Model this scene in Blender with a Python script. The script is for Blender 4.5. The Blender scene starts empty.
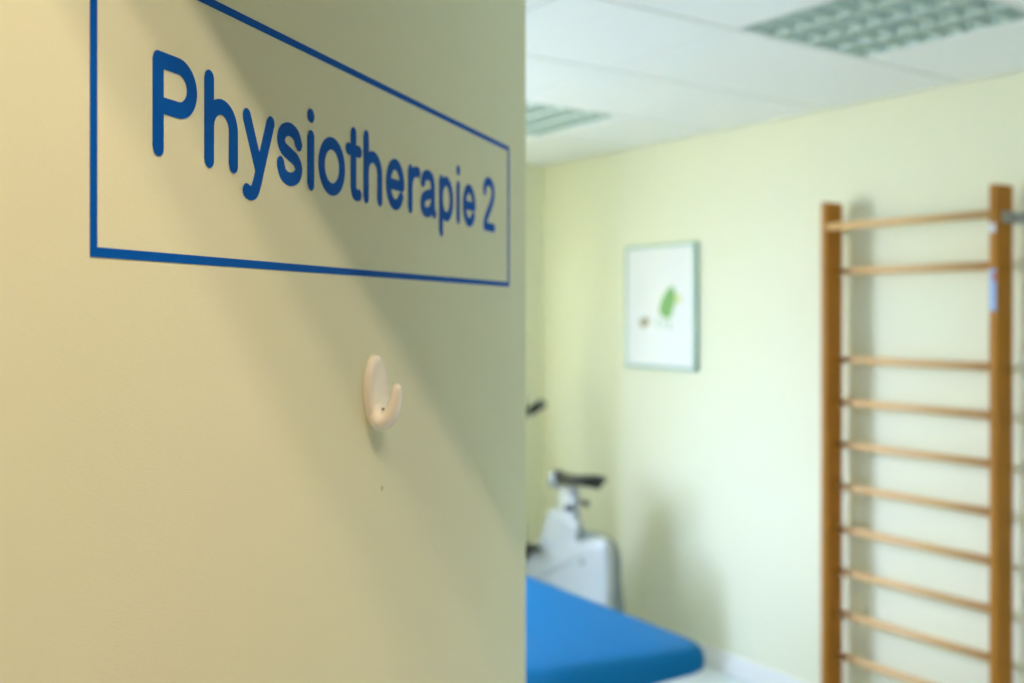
import bpy, bmesh, math, random
from mathutils import Vector, Matrix
random.seed(4)
S = bpy.context.scene
COL = S.collection
PI = math.pi
R = math.radians

# ------------------------------------------------------------------ room layout (metres)
CAMZ = 1.75
WX = 3.60                    # right wall
FY = 4.86                     # far (window) wall
LX = -3.0                     # left wall
DY0, DY1 = 0.392, 0.478       # doorway partition
CZ = 2.62                     # suspended ceiling
HZ = 3.06                     # corridor ceiling
HY = -1.9                     # corridor back wall
WIN = (0.50, 2.58, 0.85, 2.54)   # x0 x1 z0 z1 of the window opening
REV = 0.07                    # depth of the window reveal

# ------------------------------------------------------------------ materials
def mat(name, col, rough=0.6, metal=0.0, spec=0.5, noise=None, bump=None, coat=0.0):
    m = bpy.data.materials.new(name); m.use_nodes = True
    nt = m.node_tree; b = nt.nodes['Principled BSDF']
    b.inputs['Base Color'].default_value = (*col, 1)
    b.inputs['Roughness'].default_value = rough
    b.inputs['Metallic'].default_value = metal
    b.inputs['Specular IOR Level'].default_value = spec
    b.inputs['Coat Weight'].default_value = coat
    tc = nt.nodes.new('ShaderNodeTexCoord')
    if noise:
        scale, amt, stretch = noise
        mp = nt.nodes.new('ShaderNodeMapping'); mp.inputs['Scale'].default_value = stretch
        nz = nt.nodes.new('ShaderNodeTexNoise'); nz.inputs['Scale'].default_value = scale
        nz.inputs['Detail'].default_value = 5
        nt.links.new(tc.outputs['Object'], mp.inputs['Vector']); nt.links.new(mp.outputs['Vector'], nz.inputs['Vector'])
        mx = nt.nodes.new('ShaderNodeMix'); mx.data_type = 'RGBA'
        mx.inputs['A'].default_value = (*[c * (1 - amt) for c in col], 1)
        mx.inputs['B'].default_value = (*[min(1, c * (1 + amt)) for c in col], 1)
        nt.links.new(nz.outputs['Fac'], mx.inputs['Factor']); nt.links.new(mx.outputs['Result'], b.inputs['Base Color'])
    if bump:
        scale, strength, stretch = bump
        mp = nt.nodes.new('ShaderNodeMapping'); mp.inputs['Scale'].default_value = stretch
        nz = nt.nodes.new('ShaderNodeTexNoise'); nz.inputs['Scale'].default_value = scale; nz.inputs['Detail'].default_value = 3
        nt.links.new(tc.outputs['Object'], mp.inputs['Vector']); nt.links.new(mp.outputs['Vector'], nz.inputs['Vector'])
        bp = nt.nodes.new('ShaderNodeBump'); bp.inputs['Strength'].default_value = strength; bp.inputs['Distance'].default_value = 0.002
        nt.links.new(nz.outputs['Fac'], bp.inputs['Height']); nt.links.new(bp.outputs['Normal'], b.inputs['Normal'])
    return m

M = {}
M['wall'] = mat('wall_paint', (0.865, 0.855, 0.66), 0.75, noise=(3, .012, (1, 1, 1)), bump=(120, .12, (1, 1, 1)))
M['hallwall'] = mat('corridor_paint', (0.50, 0.49, 0.42), 0.75)
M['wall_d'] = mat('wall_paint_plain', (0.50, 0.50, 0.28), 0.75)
M['tile'] = mat('mineral_tile', (0.86, 0.88, 0.87), 0.85, noise=(60, .02, (1, 1, 1)))
M['tbar'] = mat('ceiling_grid', (0.60, 0.63, 0.62), 0.6)
M['floor'] = mat('linoleum', (0.72, 0.77, 0.78), 0.35, noise=(9, .05, (1, 1, 1)))
M['white'] = mat('white_paint', (0.85, 0.85, 0.82), 0.4)
M['door'] = mat('door_laminate', (0.79, 0.825, 0.61), 0.62, spec=.25, noise=(14, .008, (1, 1, 1)), bump=(260, .10, (1, 1, 5)))
M['blue_vinyl'] = mat('blue_vinyl', (0.0, 0.105, 0.52), 0.5, spec=.06)
M['hook'] = mat('cream_plastic', (0.96, 0.91, 0.81), 0.25, coat=.2)
M['dark'] = mat('dark_hole', (0.12, 0.08, 0.05), 0.7)
M['scuff'] = mat('scuff', (0.50, 0.48, 0.36), 0.7)
M['steel'] = mat('brushed_steel', (0.55, 0.57, 0.57), 0.35, metal=.9)
M['wood'] = mat('oiled_beech', (0.42, 0.165, 0.014), 0.5, spec=.25, noise=(5, .22, (9, 9, .8)))
M['rung'] = mat('beech_rung', (0.76, 0.48, 0.22), 0.42, noise=(5, .10, (9, .8, 9)))
M['couch'] = mat('blue_vinyl_upholstery', (0.0, 0.170, 0.44), 0.5, spec=.12, noise=(4, .03, (1, 1, 1)), bump=(200, .06, (1, 1, 1)))
M['frame_w'] = mat('white_enamel', (0.80, 0.82, 0.82), 0.35)
M['silver'] = mat('silver_shell', (0.52, 0.55, 0.55), 0.30, metal=.15, coat=.25)
M['silver_d'] = mat('grey_shell', (0.22, 0.26, 0.24), 0.4)  # grey parts; on the shell's rear the grey stands for shade
M['black'] = mat('black_rubber', (0.016, 0.017, 0.018), 0.42)
M['teal'] = mat('glass_edge', (0.36, 0.54, 0.49), 0.3)
M['paper'] = mat('print_paper', (0.85, 0.86, 0.88), 0.5, coat=.5)
M['leaf'] = mat('print_green', (0.20, 0.46, 0.14), 0.5, noise=(40, .35, (1, 1, 1)), coat=.5)
M['lime'] = mat('print_yellow', (0.70, 0.74, 0.36), 0.5, coat=.5)
M['brown'] = mat('print_brown', (0.36, 0.33, 0.20), 0.5, coat=.5)
M['pale'] = mat('print_pale_green', (0.60, 0.70, 0.62), 0.5, coat=.5)
M['louver'] = mat('louver_aluminium', (0.64, 0.75, 0.72), 0.4, metal=.35)
M['reflector'] = mat('lamp_reflector', (0.80, 0.84, 0.84), 0.35)
M['tube'] = mat('lamp_glass', (0.86, 0.88, 0.87), 0.3)
M['tag_blue'] = mat('tag_blue', (0.30, 0.47, 0.80), 0.5)
M['tag_white'] = mat('tag_white', (0.75, 0.80, 0.88), 0.5)
M['tag_red'] = mat('tag_red', (0.55, 0.10, 0.09), 0.5)

def glass_mat():
    m = bpy.data.materials.new('window_glass'); m.use_nodes = True
    nt = m.node_tree; nt.nodes.clear()
    o = nt.nodes.new('ShaderNodeOutputMaterial'); t = nt.nodes.new('ShaderNodeBsdfTransparent'); g = nt.nodes.new('ShaderNodeBsdfGlossy')
    g.inputs['Roughness'].default_value = .02
    x = nt.nodes.new('ShaderNodeMixShader'); x.inputs['Fac'].default_value = .06
    nt.links.new(t.outputs[0], x.inputs[1]); nt.links.new(g.outputs[0], x.inputs[2]); nt.links.new(x.outputs[0], o.inputs['Surface'])
    return m
M['glass'] = glass_mat()

def cloth_mat(name, col, k, tcol, weave):
    m = bpy.data.materials.new(name); m.use_nodes = True
    nt = m.node_tree; nt.nodes.clear()
    o = nt.nodes.new('ShaderNodeOutputMaterial'); d = nt.nodes.new('ShaderNodeBsdfDiffuse'); t = nt.nodes.new('ShaderNodeBsdfTranslucent')
    d.inputs['Color'].default_value = (*col, 1); t.inputs['Color'].default_value = (*tcol, 1)
    x = nt.nodes.new('ShaderNodeMixShader'); x.inputs['Fac'].default_value = k
    nt.links.new(d.outputs[0], x.inputs[1]); nt.links.new(t.outputs[0], x.inputs[2]); v = nt.nodes.new('ShaderNodeBsdfTransparent'); v.inputs['Color'].default_value = (1, .96, .74, 1)
    y = nt.nodes.new('ShaderNodeMixShader'); y.inputs['Fac'].default_value = weave          # open weave
    nt.links.new(x.outputs[0], y.inputs[1]); nt.links.new(v.outputs[0], y.inputs[2]); nt.links.new(y.outputs[0], o.inputs['Surface'])
    return m
M['added_curtain'] = cloth_mat('cream_voile', (.97, .93, .68), .78, (.97, .93, .68), .45)
M['added_curtain_y'] = cloth_mat('yellow_cloth', (.80, .72, .42), .085, (.95, .88, .40), 0.0)

# ------------------------------------------------------------------ object helpers
def tag(o, label=None, cat=None, group=None, kind=None):
    if label: o['label'] = label
    if cat: o['category'] = cat
    if group: o['group'] = group
    if kind: o['kind'] = kind
    return o
def empty(name, loc, rz=0):
    o = bpy.data.objects.new(name, None); COL.objects.link(o)
    o.location = loc; o.rotation_euler = (0, 0, rz); o.empty_display_size = .1
    return o
def build(name, bm, m, parent=None, smooth=False, bevel=0, seg=2):
    bmesh.ops.recalc_face_normals(bm, faces=bm.faces)
    me = bpy.data.meshes.new(name); bm.to_mesh(me); bm.free()
    mats = m if isinstance(m, (list, tuple)) else [m]
    for q in mats: me.materials.append(q)
    if smooth:
        for p in me.polygons: p.use_smooth = True
    o = bpy.data.objects.new(name, me); COL.objects.link(o)
    if parent: o.parent = parent
    if bevel:
        b = o.modifiers.new('bevel', 'BEVEL'); b.width = bevel; b.segments = seg; b.limit_method = 'ANGLE'; b.angle_limit = R(40)
        b.harden_normals = False
    return o
def box(bm, x0, x1, y0, y1, z0, z1):
    v = [bm.verts.new(p) for p in ((x0, y0, z0), (x1, y0, z0), (x1, y1, z0), (x0, y1, z0), (x0, y0, z1), (x1, y0, z1), (x1, y1, z1), (x0, y1, z1))]
    for f in ((0, 3, 2, 1), (4, 5, 6, 7), (0, 1, 5, 4), (1, 2, 6, 5), (2, 3, 7, 6), (3, 0, 4, 7)):
        bm.faces.new([v[i] for i in f])
    return v
def quad(bm, a, b, c, d): bm.faces.new([bm.verts.new(p) for p in (a, b, c, d)])
def prism(bm, pts, axis, a, b):
    """outline in a plane extruded along x, y or z between a and b"""
    def P(p, t): return {'x': (t, p[0], p[1]), 'y': (p[0], t, p[1]), 'z': (p[0], p[1], t)}[axis]
    A = [bm.verts.new(P(p, a)) for p in pts]; B = [bm.verts.new(P(p, b)) for p in pts]
    n = len(pts)
    bm.faces.new(A); bm.faces.new(list(reversed(B)))
    for i in range(n): bm.faces.new((A[i], B[i], B[(i + 1) % n], A[(i + 1) % n]))
def spline(pts, n=8, closed=False):
    out = []
    N = len(pts); rng = N if closed else N - 1
    def g(i): return Vector(pts[i % N]) if closed else Vector(pts[max(0, min(N - 1, i))])
    for i in range(rng):
        p0, p1, p2, p3 = g(i - 1), g(i), g(i + 1), g(i + 2)
        for k in range(n):
            t = k / n
            out.append(.5 * ((2 * p1) + (p2 - p0) * t + (2 * p0 - 5 * p1 + 4 * p2 - p3) * t * t + (3 * p1 - p0 - 3 * p2 + p3) * t ** 3))
    if not closed: out.append(Vector(pts[-1]))
    return out
def sweep(bm, path, radii, up=Vector((0, 0, 1)), seg=16, squash=None):
    """rounded tube along a path; radii per point (a number, or a pair side/normal)"""
    rings = []
    n = len(path)
    for i, p in enumerate(path):
        p = Vector(p)
        t = (Vector(path[min(n - 1, i + 1)]) - Vector(path[max(0, i - 1)])).normalized()
        side = t.cross(up)
        if side.length < 1e-4: side = t.cross(Vector((0, 1, 0)))
        side.normalize(); nn = side.cross(t).normalized()
        r = radii[i] if isinstance(radii, list) else radii
        ra, rb = r if isinstance(r, (list, tuple)) else (r, r)
        rings.append([bm.verts.new(p + side * ra * math.cos(2 * PI * k / seg) + nn * rb * math.sin(2 * PI * k / seg)) for k in range(seg)])
    for a, b in zip(rings, rings[1:]):
        for k in range(seg): bm.faces.new((a[k], a[(k + 1) % seg], b[(k + 1) % seg], b[k]))
    bm.faces.new(rings[0]); bm.faces.new(list(reversed(rings[-1])))
def ellipsoid(bm, c, r, seg=20, rings=12):
    m = Matrix.Translation(c) @ Matrix.Diagonal((*r, 1))
    bmesh.ops.create_uvsphere(bm, u_segments=seg, v_segments=rings, radius=1, matrix=m)
def rounded_rect(x0, x1, y0, y1, r, n=6):
    out = []
    for cx, cy, a0 in ((x1 - r, y1 - r, 0), (x0 + r, y1 - r, 90), (x0 + r, y0 + r, 180), (x1 - r, y0 + r, 270)):
        for k in range(n + 1):
            a = R(a0 + 90 * k / n); out.append((cx + r * math.cos(a), cy + r * math.sin(a)))
    return out

# ------------------------------------------------------------------ setting
def struct(name, bm, m, label, cat, **k):
    return tag(build(name, bm, m, **k), label, cat, kind='structure')
T = .12
bm = bmesh.new(); box(bm, LX - T, WX + T, HY - T, FY + REV + .2, -.1, 0)
struct('floor', bm, M['floor'], 'pale blue-grey linoleum floor below the wall bars', 'floor')
bm = bmesh.new(); box(bm, WX, WX + T, HY, FY + REV, 0, HZ)
struct('wall_right', bm, M['wall'], 'pale yellow-green wall behind the wall bars and the framed print', 'wall')
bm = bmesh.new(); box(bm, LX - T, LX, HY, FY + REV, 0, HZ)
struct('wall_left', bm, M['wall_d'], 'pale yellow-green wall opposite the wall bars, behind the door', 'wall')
# far wall with the window opening
x0, x1, z0, z1 = WIN
bm = bmesh.new()
box(bm, LX, x0, FY, FY + REV, 0, HZ); box(bm, x1, WX, FY, FY + REV, 0, HZ)
box(bm, x0, x1, FY, FY + REV, 0, z0); box(bm, x0, x1, FY, FY + REV, z1, HZ)
struct('wall_far', bm, M['wall'], 'pale yellow far wall meeting the long wall beyond the exercise bike', 'wall')
# doorway partition with its opening
OX0, OX1, OZ = -0.045, 0.995, 2.275
bm = bmesh.new()
box(bm, LX, OX0, DY0, DY1, 0, HZ); box(bm, OX1, WX, DY0, DY1, 0, HZ); box(bm, OX0, OX1, DY0, DY1, OZ, HZ)
struct('wall_near', bm, M['hallwall'], 'partition wall with the doorway the open door hangs in', 'wall')
bm = bmesh.new(); box(bm, LX, WX, HY - T, HY, 0, HZ)
struct('wall_back', bm, M['hallwall'], 'beige corridor wall opposite the doorway', 'wall')
bm = bmesh.new(); box(bm, LX, WX, HY, DY1, HZ, HZ + .1)
struct('ceiling_corridor', bm, M['white'], 'white plastered corridor ceiling in front of the doorway', 'ceiling')

# suspended ceiling: tiles on a grid, two openings for the lamps
TS = .6225; TX = .643
GX = [WX + .015 - TX * k for k in range(0, 12)]
GY = [2.142 + TS * k for k in range(-3, 6)]
LAMPS = [(GX[2], 2.142 - TS), (GX[2], 2.142 + 2 * TS)]
def lampcell(x, y): return any(abs(x - a) < .01 and abs(y - b) < .01 for a, b in LAMPS)
bm = bmesh.new()
box(bm, LX, WX, DY1, FY, CZ + .14, CZ + .2)
bars = bmesh.new()
for i in range(len(GX) - 1):
    for j in range(len(GY) - 1):
        xa, xb = max(GX[i + 1], LX), min(GX[i], WX); ya, yb = max(GY[j], DY1), min(GY[j + 1], FY)
        if xb - xa < .02 or yb - ya < .02: continue
        if lampcell(GX[i + 1], GY[j]): continue
        box(bm, xa + .007, xb - .007, ya + .007, yb - .007, CZ, CZ + .015)
cl = struct('ceiling', bm, M['tile'], 'suspended ceiling of pale square tiles with recessed lamps', 'ceiling')
for x in GX:
    if LX < x - .012 < WX - .005: box(bars, x - .012, min(x + .012, WX), DY1, FY, CZ + .004, CZ + .03)
for y in GY:
    if DY1 < y < FY: box(bars, LX, WX, y - .012, y + .012, CZ + .005, CZ + .031)
build('ceiling_grid', bars, M['tbar'], cl)

# skirting
bm = bmesh.new()
prism(bm, [(WX, 0), (WX - .016, 0), (WX - .016, .085), (WX - .008, .095), (WX, .095)], 'y', DY1, FY)
struct('baseboard_right', bm, M['white'], 'white skirting board along the foot of the wall-bar wall', 'baseboard')
bm = bmesh.new()
prism(bm, [(FY, 0), (FY - .016, 0), (FY - .016, .085), (FY - .008, .095), (FY, .095)], 'x', LX, WX - .016)
struct('baseboard_far', bm, M['white'], 'white skirting board along the foot of the far wall', 'baseboard')
# steel door frame round the opening (room side lip kept clear of the leaf)
bm = bmesh.new()
box(bm, OX0 - .05, OX0, DY0 - .012, DY0, 0, OZ + .05); box(bm, OX1, OX1 + .05, DY0 - .012, DY0, 0, OZ + .05)
box(bm, OX0, OX1, DY0 - .012, DY0, OZ, OZ + .05)
struct('trim_1', bm, M['white'], 'white frame around the doorway in the partition', 'trim', bevel=.004)

# window (hidden from the photograph's viewpoint, source of the daylight)
bm = bmesh.new(); yw = FY + REV
for a in ((x0, x0 + .06, z0, z1), (x1 - .06, x1, z0, z1), (x0 + .06, x1 - .06, z0, z0 + .06), (x0 + .06, x1 - .06, z1 - .06, z1)):
    box(bm, a[0], a[1], yw - .06, yw, a[2], a[3])
box(bm, 1.60, 1.66, yw - .06, yw, z0 + .06, z1 - .06)
w1 = struct('window_1', bm, M['white'], 'white framed window in the far wall behind the door', 'window')
bm = bmesh.new(); box(bm, x0 + .06, x1 - .06, yw - .034, yw - .028, z0 + .06, z1 - .06)
build('pane', bm, M['glass'], w1)
bm = bmesh.new(); box(bm, x0 - .03, x1 + .03, FY - .06, FY, z0 - .03, z0)
build('window_sill', bm, M['white'], w1)
# cream cloth on a ceiling rail, unseen, added to shape the corner light
bm = bmesh.new(); rows = []
for i in range(61):
    t = i / 60; yy = FY - .02 - .43 * t; xx = 2.69 + .022 * math.sin(t * 2 * PI * 7)
    rows.append((bm.verts.new((xx, yy, .06)), bm.verts.new((xx, yy, CZ - .03))))
for a, b in zip(rows, rows[1:]): bm.faces.new((a[0], b[0], b[1], a[1]))
build('added_curtain', bm, M['added_curtain'], w1, smooth=True)
bm = bmesh.new(); rows = []            # heavier yellow cloth over the right casement, unseen, added to warm the corner
for i in range(91):
    t = i / 90; xx = 1.61 + 1.04 * t; yy = FY - .10 + .022 * math.sin(t * 2 * PI * 12)
    rows.append((bm.verts.new((xx, yy, .06)), bm.verts.new((xx, yy, CZ - .03))))
for a, b in zip(rows, rows[1:]): bm.faces.new((a[0], b[0], b[1], a[1]))
build('added_curtain', bm, M['added_curtain_y'], w1, smooth=True)

bm = bmesh.new(); box(bm, 2.675, 2.705, FY - .60, FY, CZ - .028, CZ)
build('added_curtain_rail', bm, M['white'], w1)

# ------------------------------------------------------------------ the open door with its sign
YE = 1.335; DW = 1.0
HEAD = R(-34.8)
def cam2room(X, Y):
    c, s = math.cos(R(34.8)), math.sin(R(34.8))
    return (c * X + s * Y, -s * X + c * Y)
E = cam2room(.01405 * YE, YE)
dvec = cam2room(.309, .951); dl = math.hypot(*dvec); dvec = (dvec[0] / dl, dvec[1] / dl)
DANG = math.atan2(dvec[1], dvec[0])
HINGE = (E[0] - DW * dvec[0], E[1] - DW * dvec[1])
# local door frame: x along the leaf from the hinge, y>0 behind the leaf, -y the side with the sign, z up
bm = bmesh.new(); box(bm, 0, DW, 0, .042, .008, 2.25)
door = struct('door_1', bm, M['door'], 'open cream door leaf with blue lettering, a hook and rectangular outline', 'door', bevel=.0015, seg=1)
door.location = (HINGE[0], HINGE[1], 0); door.rotation_euler = (0, 0, DANG)

FILM = .0004
def ribbon(bm, pts, hw, closed=False, cap=(True, True), film=FILM):
    P = [Vector((p[0], p[1])) for p in pts]
    n = len(P); L = []; Rr = []
    for i in range(n):
        if closed: a, b = P[i - 1], P[(i + 1) % n]
        else: a, b = P[max(0, i - 1)], P[min(n - 1, i + 1)]
        t = (b - a).normalized(); nn = Vector((-t.y, t.x))
        L.append(P[i] + nn * hw); Rr.append(P[i] - nn * hw)
    def V(p, d=-film): return bm.verts.new((p.x, d, p.y))
    lv = [V(p) for p in L]; rv = [V(p) for p in Rr]
    lb = [V(p, 0) for p in L]; rb = [V(p, 0) for p in Rr]
    rng = range(n) if closed else range(n - 1)
    for i in rng:
        j = (i + 1) % n
        bm.faces.new((lv[i], lv[j], rv[j], rv[i]))
        bm.faces.new((lv[i], lb[i], lb[j], lv[j])); bm.faces.new((rv[i], rv[j], rb[j], rb[i]))
    if not closed:
        for e, (i, k, sgn) in enumerate(((0, 1, -1), (n - 1, n - 2, 1))):
            if not cap[e]: continue
            t = (P[i] - P[k]).normalized(); a0 = math.atan2(t.y, t.x)
            arc = [P[i] + Vector((math.cos(a0 + R(q)), math.sin(a0 + R(q)))) * hw for q in range(-90, 91, 15)]
            bm.faces.new([V(p) for p in arc])
def disc(bm, c, r):
    bm.faces.new([bm.verts.new((c[0] + r * math.cos(R(q)), -FILM, c[1] + r * math.sin(R(q)))) for q in range(0, 360, 15)])
def arc(cx, cz, rx, rz, a0, a1, n=28):
    return [(cx + rx * math.cos(R(a0 + (a1 - a0) * k / n)), cz + rz * math.sin(R(a0 + (a1 - a0) * k / n))) for k in range(n + 1)]
H = 5.15
BL, XH, AS, MID = 99.3, 137.1, 153.9, 118.2
strokes = []
def st(p): strokes.append(p)
st([(237.6, BL), (237.6, AS)])                                                         # P
st([(237.6, AS), (248, AS)] + arc(257.3, 140, 14, 13.9, 90, -90) + [(248, 126.1), (237.6, 126.1)])
def hh(a, b):
    st([(a, BL), (a, AS)]); m = (a + b) / 2; st([(a, BL + 12)] + arc(m, 122, (b - a) / 2, XH - 122, 180, 0) + [(b, 112), (b, BL)])
hh(289.7, 317.6)
st([(334.0, XH), (349.9, 101)])                                                        # y
st([(365.2, XH), (350.6, 100), (348.5, 94)] + spline([(347, 90.5), (343.6, 84.6), (338.5, 82.9), (333.8, 84.2)], 6))
st(spline([(405.2, 127.5), (401.2, 134.2), (392, 137.2), (383.2, 134.4), (379.6, 127.6), (383.2, 121.8), (392.6, 118.2), (401.6, 114.6), (405.4, 108.6), (401.8, 102.2), (392, 99.4), (382.8, 102.2), (378.8, 110)], 7))
def ii(c): st([(c, BL), (c, XH)])
ii(424.0)
strokes.append(('ring', arc(459, MID, 17.6, 19, 0, 360)[:-1]))                          # o
st([(497.2, 152.2), (497.2, 108)] + spline([(497.4, 105), (499.4, 100.6), (503.6, 99.4), (507.2, 99.8)], 5)); st([(487.6, 137.4), (507.8, 137.4)])
hh(521.6, 549.4)
def ee(c):
    st([(c - 15, 118), (c + 15.2, 118)])
    st(arc(c, MID, 15.4, 19, 0, 180, 26) + arc(c, MID, 15.4, 19, 180, 326, 24)[1:])
ee(583.0)
ii(617.4); st(spline([(617.6, 120), (620.4, 129.5), (627.5, 135.8), (637.2, 136.6)], 7))    # r
st(spline([(648.8, 128.6), (653.2, 135), (662, 137.3), (671.4, 135), (675.2, 127)], 7) + [(675.2, 112)] + spline([(675.4, 106), (676.8, 101.4), (678.6, 99.4)], 4))
st(spline([(675.2, 119.8), (662.5, 117.4), (652.2, 113.8), (648.4, 107.2), (652, 101), (660, 99.2), (669, 102), (675, 109.2)], 7))
st([(697.2, 82.3), (697.2, XH)]); strokes.append(('ring', arc(712.2, MID, 15, 19, 0, 360)[:-1]))   # p
ii(747.2); ee(782.0)
st(spline([(833.6, 140.5), (836.4, 148.2), (843.2, 152.6), (850.6, 153.4), (859.4, 151), (864.6, 143.4), (862.6, 134), (853.2, 122.6), (841.4, 111.2), (835.4, 102.5), (834.2, 99.5)], 6)); st([(834.6, BL), (866.6, BL)])
bm = bmesh.new()
mm = lambda p: (p[0] / 1000, CAMZ + p[1] / 1000)
for q_, s_ in enumerate(strokes):
    fl = FILM + .00004 * (q_ % 4)
    if s_[0] == 'ring': ribbon(bm, [mm(p) for p in s_[1]], H / 1000, closed=True, film=fl)
    else: ribbon(bm, [mm(p) for p in s_], H / 1000, film=fl)
for c in (424.0, 747.2): disc(bm, mm((c, 153.5)), .0056)
let = build('lettering', bm, M['blue_vinyl'], door); let['label'] = 'blue rounded lettering reading Physiotherapie 2'
bm = bmesh.new()
a, b, c, d, w = .1790, .9270, CAMZ + .0297, CAMZ + .2070, .0056
for q in ((a, b, c, c + w), (a, b, d - w, d), (a, a + w, c + w, d - w), (b - w, b, c + w, d - w)):
    box(bm, q[0], q[1], -FILM, 0, q[2], q[3])
sb = build('sign_border', bm, M['blue_vinyl'], door); sb['label'] = 'thin blue rectangular outline around the lettering'
bm = bmesh.new()
ellipsoid(bm, (.5545, 0, CAMZ - .1629), (.0021, .0004, .0024), 12, 6)
build('scuff_mark', bm, M['scuff'], door)
for side, y in ((-1, 0), (1, .042)):
    bm = bmesh.new()
    prism(bm, rounded_rect(.92, .96, .93, 1.15, .012), 'y', y, y + side * .006)
    sweep(bm, [(.94, y, 1.06), (.94, y + side * .05, 1.06)], .009)
    sweep(bm, spline([(.945, y + side * .05, 1.06), (.93, y + side * .054, 1.06), (.82, y + side * .054, 1.06)], 5), .010)
    hd = build('door_handle', bm, M['steel'], door)

# ------------------------------------------------------------------ coat hook on the door
hook = empty('coat_hook', (0, 0, 0), 0)
hook.matrix_world = Matrix.Translation((HINGE[0], HINGE[1], 0)) @ Matrix.Rotation(DANG, 4, 'Z') @ Matrix.Translation((.536, 0, CAMZ - .072))
tag(hook, 'cream plastic coat hook stuck on the open door below the blue lettering', 'coat hook')
# egg-shaped plate flowing into the upturned hook, one smooth moulding
bm = bmesh.new()
def egg(a, k):
    return (.0205 * k * math.cos(a), (.0315 if a < PI else .0345) * k * math.sin(a))
rows = [(.0004, 1.0), (-.0030, 1.0), (-.0052, .965), (-.0064, .90), (-.0066, .80), (-.0058, .64), (-.0052, .4)]
prev = None
for y, k in rows:
    ring = [bm.verts.new((egg(2 * PI * i / 40, k)[0], y, egg(2 * PI * i / 40, k)[1])) for i in range(40)]
    if prev:
        for i in range(40): bm.faces.new((prev[i], prev[(i + 1) % 40], ring[(i + 1) % 40], ring[i]))
    else: bm.faces.new(ring)
    prev = ring
bm.faces.new(list(reversed(prev)))
path = spline([(0, -.0020, -.013), (0, -.0040, -.0225), (0, -.0085, -.0270), (0, -.0145, -.0245), (0, -.0195, -.0165), (0, -.0226, -.005), (0, -.0240, .0065)], 6)
kr = [(.0150, .0030), (.0162, .0080), (.0150, .0088), (.0125, .0076), (.0098, .0060), (.0078, .0048), (.0062, .0042)]
nP = len(path); rad = []
for i in range(nP):
    f = i / 6; k = min(5, int(f)); f -= k
    ra, rb = (kr[k][q] * (1 - f) + kr[k + 1][q] * f for q in (0, 1))
    t = i / (nP - 1)
    if t > .88: w_ = math.sqrt(max(.03, 1 - ((t - .88) / .12) ** 2)); ra *= w_; rb *= w_
    rad.append((ra, rb))
sweep(bm, path, rad, up=Vector((0, 1, .001)), seg=20)
hbod = build('hook_body', bm, M['hook'], hook, smooth=True)
rm = hbod.modifiers.new('merge', 'REMESH'); rm.mode = 'VOXEL'; rm.voxel_size = .0007; rm.use_smooth_shade = True
sm = hbod.modifiers.new('soften', 'SMOOTH'); sm.factor = .6; sm.iterations = 10
bm = bmesh.new(); ellipsoid(bm, (.001, -.0095, -.0170), (.0013, .0016, .0013), 12, 8)
sh = build('screw_hole', bm, M['dark'], hook, smooth=True); sh['label'] = 'small dark screw hole in the hook'

# ------------------------------------------------------------------ wall bars
def u_at(px, v):      # distance along the wall of a point seen at column px, at room depth v
    a = (px - 512) / 996; Y = v / (.8211 * a + .5707)
    return -.5707 * a * Y + .8211 * Y
PX0, PX1 = WX - .142, WX - .034
UL, UR, PT = u_at(820.5, PX0), u_at(988.8, PX0), .031
barsE = empty('wall_bars', (WX - .1, (UL + UR) / 2, 0))
tag(barsE, 'tall wooden wall bars with pale rungs between two brown posts on the right wall', 'wall bars')
def part(name, bm, m, parent, **k):
    """mesh written in room coordinates, re-based on its parent"""
    bmesh.ops.translate(bm, vec=-parent.location, verts=bm.verts)
    return build(name, bm, m, parent, **k)
for u in (UL, UR):
    bm = bmesh.new(); box(bm, PX0, PX1, u - PT, u, 0, 2.203)
    part('post', bm, M['wood'], barsE, bevel=.004)
RZ = [1.913] + [1.541 - .179 * k for k in range(9)]
bm = bmesh.new(); sweep(bm, [(PX0 + .019, UL - .008, 2.098), (PX0 + .019, UR - .02, 2.098)], (.019, .016))
part('rung', bm, M['rung'], barsE, smooth=True)
for z in RZ:
    bm = bmesh.new(); sweep(bm, [(PX1 - .02, UL - .02, z), (PX1 - .02, UR - .012, z)], (.017, .0155))
    part('rung', bm, M['rung'], barsE, smooth=True)
for u, z, d in ((UL + PT + .004, 2.085, 1), (UR, 2.085, -1), (UL + PT + .004, .10, 1), (UR, .10, -1)):
    bm = bmesh.new(); f = u - PT
    box(bm, PX0 + .03, WX, f - .004, f, z - .02, z + .02)
    box(bm, WX - .004, WX, *sorted((f - .002 + d * .002, f - .002 + d * .093)), z - .02, z + .02)
    sweep(bm, [(PX0 + .055, f - .002, z), (PX0 + .055, f - .002 + d * .006, z)], .008)
    part('wall_bracket', bm, M['steel'], barsE)
bm = bmesh.new(); box(bm, PX0 - .0008, PX0, UR - .026, UR - .003, 1.747, 1.897)
tg = part('sticker', bm, M['tag_blue'], barsE); tg['label'] = 'long pale blue sticker on the right post'
bm = bmesh.new(); box(bm, PX0 - .0012, PX0 - .0008, UR - .026, UR - .014, 1.855, 1.885)
build('sticker_panel', bm, M['tag_red'], tg)
tg.children[0].location = -barsE.location
bm = bmesh.new(); box(bm, PX0 - .0008, PX0, UR - .024, UR - .002, 2.03, 2.062)
tg2 = part('sticker', bm, M['tag_white'], barsE); tg2['label'] = 'small pale sticker near the top of the right post'

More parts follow.
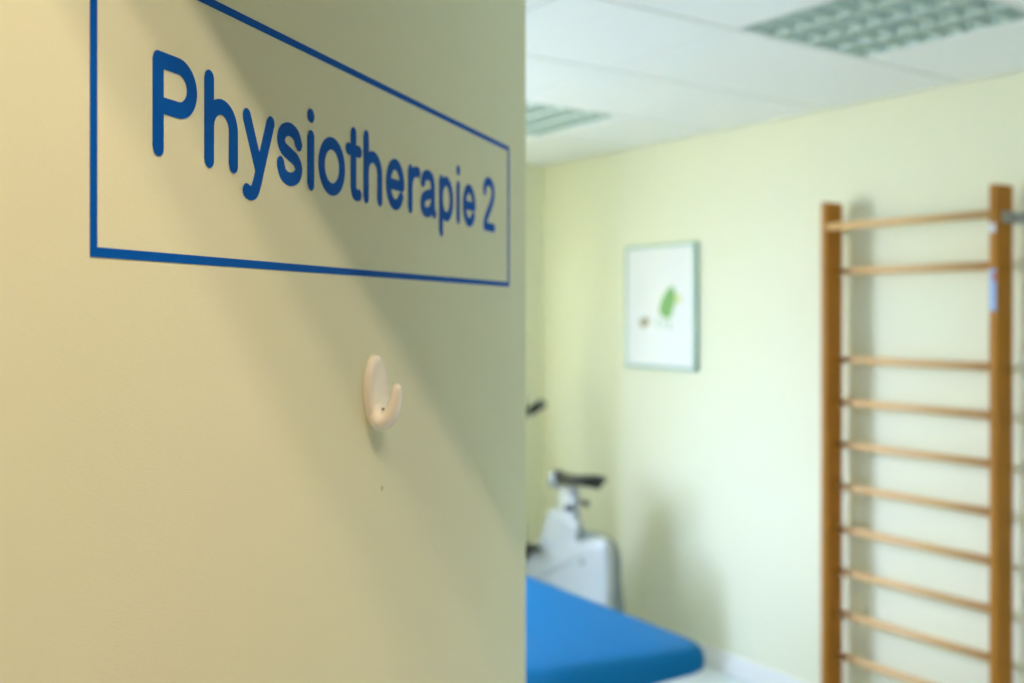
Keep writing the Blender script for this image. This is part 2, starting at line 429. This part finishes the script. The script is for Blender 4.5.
# ------------------------------------------------------------------ framed print
PU0, PU1, PZ0, PZ1, PD = u_at(698.5, WX), u_at(628.5, WX), 1.445, 2.090, .026
pic = empty('framed_print', (WX, (PU0 + PU1) / 2, PZ0))
tag(pic, 'white framed print with a small green leaf motif on the pale wall', 'framed print')
bm = bmesh.new(); fw = .014
box(bm, WX - PD, WX, PU0, PU0 + fw, PZ0, PZ1); box(bm, WX - PD, WX, PU1 - fw, PU1, PZ0, PZ1)
box(bm, WX - PD, WX, PU0 + fw, PU1 - fw, PZ0, PZ0 + fw); box(bm, WX - PD, WX, PU0 + fw, PU1 - fw, PZ1 - fw, PZ1)
part('frame', bm, M['teal'], pic, bevel=.002)
bm = bmesh.new(); box(bm, WX - PD + .003, WX - .004, PU0 + fw, PU1 - fw, PZ0 + fw, PZ1 - fw)
sheet = part('sheet', bm, M['paper'], pic)
def blot(pts, m, lay):
    bm = bmesh.new()
    prism(bm, [(p.x, p.y) for p in spline(pts, 6, closed=True)], 'x', WX - PD + .003, WX - PD + .003 - .0004 * lay)
    o = part('printed_motif', bm, m, pic)
    o.parent = sheet
def pp(x, y):     # where a point of the print stands on the wall
    a = (x - 512) / 996; Y = (WX - PD) / (.8211 * a + .5707); X = a * Y
    return (-.5707 * X + .8211 * Y, CAMZ + (310 - y) / 996 * Y)
blot([pp(*p) for p in ((672, 286), (675, 296), (673, 308), (669, 318), (663, 317), (659, 311), (661, 300), (666, 291))], M['leaf'], 2)
blot([pp(*p) for p in ((675, 293), (680, 296), (680, 302), (675, 304), (672, 299))], M['lime'], 1)
blot([pp(*p) for p in ((640, 320), (645, 317), (649, 320), (647, 325), (643, 328), (640, 325))], M['brown'], 1)
for x, y in ((657, 322), (663, 323), (669, 325)):
    blot([pp(*p) for p in ((x - 1.2, y - 4), (x + 1.2, y - 4), (x + 1.6, y + 4), (x - .8, y + 5))], M['pale'], 1)

# ------------------------------------------------------------------ ceiling lamps
def make_lamp(x, y):
    lx, ly = x + TX / 2, y + TS / 2
    t = empty('ceiling_lamp', (lx, ly, CZ))
    hx, hy = TX / 2 - .003, TS / 2 - .003
    bm = bmesh.new()      # open-bottomed tray
    box(bm, -hx, hx, -hy, hy, .085, .09)
    for s in (-1, 1):
        box(bm, *sorted((s * hx, s * (hx - .008))), -hy, hy, 0, .085)
        box(bm, -hx + .008, hx - .008, *sorted((s * hy, s * (hy - .008))), 0, .085)
    build('housing', bm, M['reflector'], t)
    qx, qy = hx - .010, hy - .010; nx, ny = 4, 8
    bm = bmesh.new()
    for i in range(nx + 1):
        xx = -qx + 2 * qx * i / nx
        prism(bm, [(xx - .003, .002), (xx + .003, .002), (xx + .012, .040), (xx - .012, .040)], 'y', -qy, qy)
    for j in range(ny + 1):
        yy = -qy + 2 * qy * j / ny
        prism(bm, [(yy - .003, .0025), (yy + .003, .0025), (yy + .007, .038), (yy - .007, .038)], 'x', -qx, qx)
    build('louver', bm, M['louver'], t)
    for i in range(nx):
        xx = -qx + 2 * qx * (i + .5) / nx
        bm = bmesh.new(); sweep(bm, [(xx, -qy, .066), (xx, qy, .066)], .013, seg=12)
        build('lamp_tube', bm, M['tube'], t, smooth=True)
    return t
def copy_tree(o, loc):
    c = o.copy(); COL.objects.link(c); c.location = loc
    for ch in o.children:
        d = ch.copy(); COL.objects.link(d); d.parent = c
    return c
lp = make_lamp(*LAMPS[0])
tag(lp, 'square louvred ceiling lamp in the tiles above the wall bars', 'ceiling lamp', 'louvred ceiling lamps')
l2 = copy_tree(lp, (LAMPS[1][0] + TX / 2, LAMPS[1][1] + TS / 2, CZ))
tag(l2, 'square louvred ceiling lamp farther off, half hidden by the door edge above the bike', 'ceiling lamp', 'louvred ceiling lamps')

# ------------------------------------------------------------------ treatment couch
CW, CLEN, CT, CH = .66, 1.92, .072, .709
couch = empty('treatment_couch', (2.288, 2.168, 0), R(-1.1))
tag(couch, 'treatment couch with a thick blue upholstered top beside the bike', 'treatment couch')
# local: x from -CW (left) to 0 (wall side), y from 0 (near end) to CLEN
bm = bmesh.new()
out = rounded_rect(-CW, 0, 0, CLEN, .10, 10)
def off(p, d):
    cx, cy = -CW / 2, CLEN / 2
    return (cx + (p[0] - cx) * (1 - d / (CW / 2)), cy + (p[1] - cy) * (1 - d / (CLEN / 2)))
prev = None
for z, d in ((CH - CT, .012), (CH - CT + .006, .003), (CH - CT + .016, 0), (CH - .036, 0), (CH - .020, .004), (CH - .009, .012), (CH - .002, .025), (CH + .001, .045), (CH + .003, .10), (CH + .005, .2)):
    sl = .20 * max(0, min(1, (z - CH + CT) / CT))          # the near end face leans back a little to one side
    ring = []
    for p in out:
        a, b = off(p, d)
        ring.append(bm.verts.new((a, b - a * sl if p[1] < .11 else b, z)))
    if prev:
        for i in range(len(out)): bm.faces.new((prev[i], prev[(i + 1) % len(out)], ring[(i + 1) % len(out)], ring[i]))
    else: bm.faces.new(ring)
    prev = ring
bm.faces.new(prev)
build('padded_top', bm, M['couch'], couch, smooth=True)
bm = bmesh.new()
for xx in (-CW + .13, -.13):
    box(bm, xx - .02, xx + .02, .24, CLEN - .24, CH - CT - .05, CH - CT)
for yy in (.24, CLEN / 2, CLEN - .28):
    box(bm, -CW + .15, -.15, yy, yy + .04, CH - CT - .05, CH - CT)
build('frame', bm, M['frame_w'], couch, bevel=.003)
for xx in (-CW + .13, -.13):
    for yy in (.30, CLEN - .30):
        bm = bmesh.new(); box(bm, xx - .02, xx + .02, yy - .02, yy + .02, .02, CH - CT - .05)
        lg = build('leg', bm, M['frame_w'], couch, bevel=.003)
        bm = bmesh.new(); sweep(bm, [(xx, yy, 0), (xx, yy, .02)], .028)
        build('foot', bm, M['black'], lg)

# ------------------------------------------------------------------ exercise bike
BV = 3.09; BK = BV / 2.955                       # side of the shell that faces into the room
bike = empty('exercise_bike', (BV + .06, 3.8 * BK, 0))
tag(bike, 'silver exercise bike with a black saddle standing by the far corner behind the couch', 'exercise bike')
def onbike(x, y, v=BV):
    a = (x - 512) / 996; Y = v / (.8211 * a + .5707); X = a * Y
    return (-.5707 * X + .8211 * Y, CAMZ + (310 - y) / 996 * Y)
prof = [onbike(*p) for p in ((606.5, 604), (607, 575), (606, 552), (602.5, 542), (596, 538.5), (585, 540), (577, 543), (574.5, 537), (577.5, 527), (570, 519), (559, 511), (552, 508.5), (547.5, 511.5), (542, 525), (535, 546), (528, 556), (516, 566), (510, 590))]
prof = [(u, max(z, .16)) for u, z in prof] + [(4.32 * BK, .16), (3.55 * BK, .16)]
def shell(bm, outline, v0, v1, r):
    """flat shell with rounded long edges"""
    cu = sum(p[0] for p in outline) / len(outline); cz = sum(p[1] for p in outline) / len(outline)
    n = len(outline); prev = None
    def inset(i, d):
        a, b = Vector(outline[i - 1]), Vector(outline[(i + 1) % n]); t = (b - a).normalized(); nn = Vector((-t.y, t.x))
        return Vector(outline[i]) + nn * d * sgn
    area = sum(outline[i][0] * outline[(i + 1) % n][1] - outline[(i + 1) % n][0] * outline[i][1] for i in range(n))
    sgn = 1 if area > 0 else -1
    for v, d in ((v0, r), (v0 + r * .3, r * .3), (v0 + r, 0), (v1 - r, 0), (v1 - r * .3, r * .3), (v1, r)):
        ring = [bm.verts.new((v, *inset(i, d))) for i in range(n)]
        if prev:
            for i in range(n): bm.faces.new((prev[i], prev[(i + 1) % n], ring[(i + 1) % n], ring[i]))
        else: bm.faces.new(ring)
        prev = ring
    bm.faces.new(list(reversed(prev)))
bm = bmesh.new(); shell(bm, [(p.x, p.y) for p in spline(prof, 3, closed=True)], BV, BV + .062, .02)
sh = part('shell', bm, M['silver'], bike, smooth=True)
bm = bmesh.new()
c = onbike(582, 562); prism(bm, [(c[0] + .022 * math.cos(R(q)), c[1] + .016 * math.sin(R(q))) for q in range(0, 360, 20)], 'x', BV - .001, BV + .002)
part('emblem', bm, M['silver_d'], bike)
# rear face of the flywheel housing, its shade put into the grey
u0, _ = onbike(606, 575)
bm = bmesh.new()
pr = [(u0 - .004, .20), (u0 - .012, .45), (u0 - .002, .57), (u0 + .03, .622), (u0 + .08, .640), (u0 + .30, .635), (u0 + .42, .55), (u0 + .46, .20)]
shell(bm, [(p.x, p.y) for p in spline(pr, 4, closed=True)], BV + .035, BV + .098, .02)
part('shaded_rear', bm, M['silver_d'], bike, smooth=True)
# seat post, clamp, saddle
s0, zs0 = onbike(571, 522, BV + .055); s1, zs1 = onbike(568, 492, BV + .055)
bm = bmesh.new(); sweep(bm, [(BV + .055, s0, zs0 - .12), (BV + .055, s0, zs0), (BV + .055, s1, zs1 + .022)], (.074, .036), up=Vector((1, 0, 0)), seg=24)
sp = part('seat_post', bm, M['silver'], bike, smooth=True, bevel=0)
bm = bmesh.new(); k = onbike(567, 508, BV); sweep(bm, [(BV + .03, k[0], k[1]), (BV - .002, k[0], k[1])], .018)
part('clamp_knob', bm, M['black'], bike, smooth=True)
k = onbike(584, 503, BV + .055); bm = bmesh.new(); sweep(bm, [(BV + .055, s1 - .02, k[1] + .01), (BV + .055, k[0] - .01, k[1])], .007)
ellipsoid(bm, (BV + .055, k[0] - .015, k[1]), (.016, .02, .016))
part('adjusting_lever', bm, M['black'], bike, smooth=True)
sa = onbike(598, 482, BV + .055); sbb = onbike(553, 481, BV + .055)
bm = bmesh.new()
ys = [(0, .03, .026), (.02, .075, .032), (.07, .092, .030), (.13, .085, .020), (.18, .066, .012), (.23, .046, .012), (.28, .026, .018), (.31, .018, .016)]
Ls = sbb[0] - sa[0]; zt = (sa[1] + sbb[1]) / 2 + .008
rings = []
for d, wv, zz in ys:
    u = sa[0] + Ls * d / .31; ring = []
    for q in range(24):
        a = 2 * PI * q / 24
        ring.append(bm.verts.new((BV + .055 + wv * math.cos(a), u, zt + zz + (.036 if math.sin(a) < 0 else .022) * math.sin(a) - .012)))
    rings.append(ring)
for a, b in zip(rings, rings[1:]):
    for q in range(24): bm.faces.new((a[q], a[(q + 1) % 24], b[(q + 1) % 24], b[q]))
bm.faces.new(rings[0]); bm.faces.new(list(reversed(rings[-1])))
part('saddle', bm, M['black'], bike, smooth=True)
bm = bmesh.new()
sweep(bm, [(BV + .055, sbb[0] - .015, zt - .055), (BV + .055, sbb[0] - .035, zt + .022)], (.042, .030), seg=16)
sn = part('nose_highlight', bm, M['steel'], bike, smooth=True)  # steel lump standing for the grey highlight on the saddle nose
# handlebar column, console and grips
bm = bmesh.new(); sweep(bm, [(BV + .055, 4.22 * BK, .30), (BV + .055, 4.30 * BK, .90), (BV + .055, 4.33 * BK, 1.17)], (.028, .04), seg=16)
part('column', bm, M['silver'], bike, smooth=True)
bm = bmesh.new(); prism(bm, [(4.30 * BK, 1.16), (4.36 * BK, 1.14), (4.42 * BK, 1.34), (4.38 * BK, 1.36)], 'x', BV - .05, BV + .16)
part('console', bm, M['silver_d'], bike, bevel=.012)
for s in (-1, 1):
    bm = bmesh.new(); m0 = BV + .055
    sweep(bm, spline([(m0, 4.34 * BK, 1.13), (m0 + s * .10, 4.35 * BK, 1.16), (m0 + s * .175, 4.34 * BK, 1.20), (m0 + s * .18, 4.29 * BK, 1.225)], 6), .013)
    hb = part('handlebar', bm, M['steel'], bike, smooth=True)
    bm = bmesh.new()
    sweep(bm, spline([(m0 + s * .13, 4.35 * BK, 1.175), (m0 + s * .174, 4.34 * BK, 1.20), (m0 + s * .181, 4.292 * BK, 1.224)], 6), .027)
    gp = part('grip', bm, M['black'], bike, smooth=True)
# cranks, pedals, feet
for s, v in ((-1, BV - .02), (1, BV + .14)):
    cu_, cz_ = 4.14 * BK, .43
    du, dz = (-.13, .085) if s < 0 else (.13, -.085)
    bm = bmesh.new(); sweep(bm, [(v, cu_, cz_), (v, cu_ + du, cz_ + dz)], (.013, .010))
    sweep(bm, [(v - s * .05, cu_, cz_), (v + s * .012, cu_, cz_)], .02)
    cr = part('crank', bm, M['black'], bike)
    bm = bmesh.new(); box(bm, min(v, v + s * .10), max(v, v + s * .10), cu_ + du - .045, cu_ + du + .045, cz_ + dz - .013, cz_ + dz + .013)
    part('pedal', bm, M['black'], bike, bevel=.006)
for u in (3.62 * BK, 4.28 * BK):
    bm = bmesh.new(); prism(bm, [(u - .04, 0), (u + .04, 0), (u + .03, .055), (u - .03, .055)], 'x', BV - .18, BV + .295)
    box(bm, BV + .02, BV + .09, u - .03, u + .03, .05, .2)
    part('base_foot', bm, M['silver_d'], bike, bevel=.006)

# ------------------------------------------------------------------ light: sky through the window, tubes of the corridor lamp
w = bpy.data.worlds.new('sky'); S.world = w; w.use_nodes = True
nt = w.node_tree; bg = nt.nodes['Background']; bg.inputs['Strength'].default_value = 33
tc = nt.nodes.new('ShaderNodeTexCoord'); sx = nt.nodes.new('ShaderNodeSeparateXYZ'); cr = nt.nodes.new('ShaderNodeValToRGB')
mr = nt.nodes.new('ShaderNodeMapRange'); mr.inputs['From Min'].default_value = -1; mr.inputs['From Max'].default_value = 1
nt.links.new(tc.outputs['Generated'], sx.inputs[0]); nt.links.new(sx.outputs['Z'], mr.inputs['Value']); nt.links.new(mr.outputs[0], cr.inputs[0]); nt.links.new(cr.outputs[0], bg.inputs['Color'])
el = cr.color_ramp.elements           # ground, horizon haze, overcast sky
el[0].position = 0; el[0].color = (.36, .38, .36, 1)
el[1].position = 1; el[1].color = (.77, .955, 1.42, 1)
e = el.new(.485); e.color = (.50, .53, .52, 1)
e = el.new(.515); e.color = (.74, .89, 1.20, 1)
e = el.new(.60); e.color = (.77, .955, 1.40, 1)
pl = bpy.data.lights.new('window_portal', 'AREA'); pl.shape = 'RECTANGLE'; pl.size = x1 - x0; pl.size_y = z1 - z0
pl.cycles.is_portal = True
po = bpy.data.objects.new('window_portal', pl); COL.objects.link(po)
po.location = ((x0 + x1) / 2, yw + .02, (z0 + z1) / 2); po.rotation_euler = (R(-90), 0, 0)
for i, (dy, e) in enumerate(((.602, 14.6), (.493, 9.5), (.410, 9.2))):
    l = bpy.data.lights.new('corridor_tube', 'AREA'); l.shape = 'RECTANGLE'; l.size = 1.2; l.size_y = .042
    l.energy = e; l.color = (1.0, .745, .535)
    o = bpy.data.objects.new('corridor_tube', l); COL.objects.link(o)
    o.location = (.35, DY0 - dy, OZ + .735)
S.cycles.use_denoising = True
S.cycles.max_bounces = 14; S.cycles.diffuse_bounces = 10
S.cycles.sample_clamp_indirect = 8

# ------------------------------------------------------------------ camera
cam = bpy.data.cameras.new('camera'); co = bpy.data.objects.new('camera', cam); COL.objects.link(co)
cam.lens = 996 / 1024 * 36; cam.sensor_width = 36; cam.shift_y = -(341.5 - 310) / 1024
co.location = (0, 0, CAMZ); co.rotation_euler = (R(90), 0, HEAD)
cam.clip_start = .02
cam.dof.use_dof = True; cam.dof.focus_distance = .67; cam.dof.aperture_fstop = 4.8
S.camera = co
vs = S.view_settings
vs.view_transform = 'Standard'; vs.look = 'None'; vs.gamma = 1; vs.use_curve_mapping = False; vs.exposure = 0.0
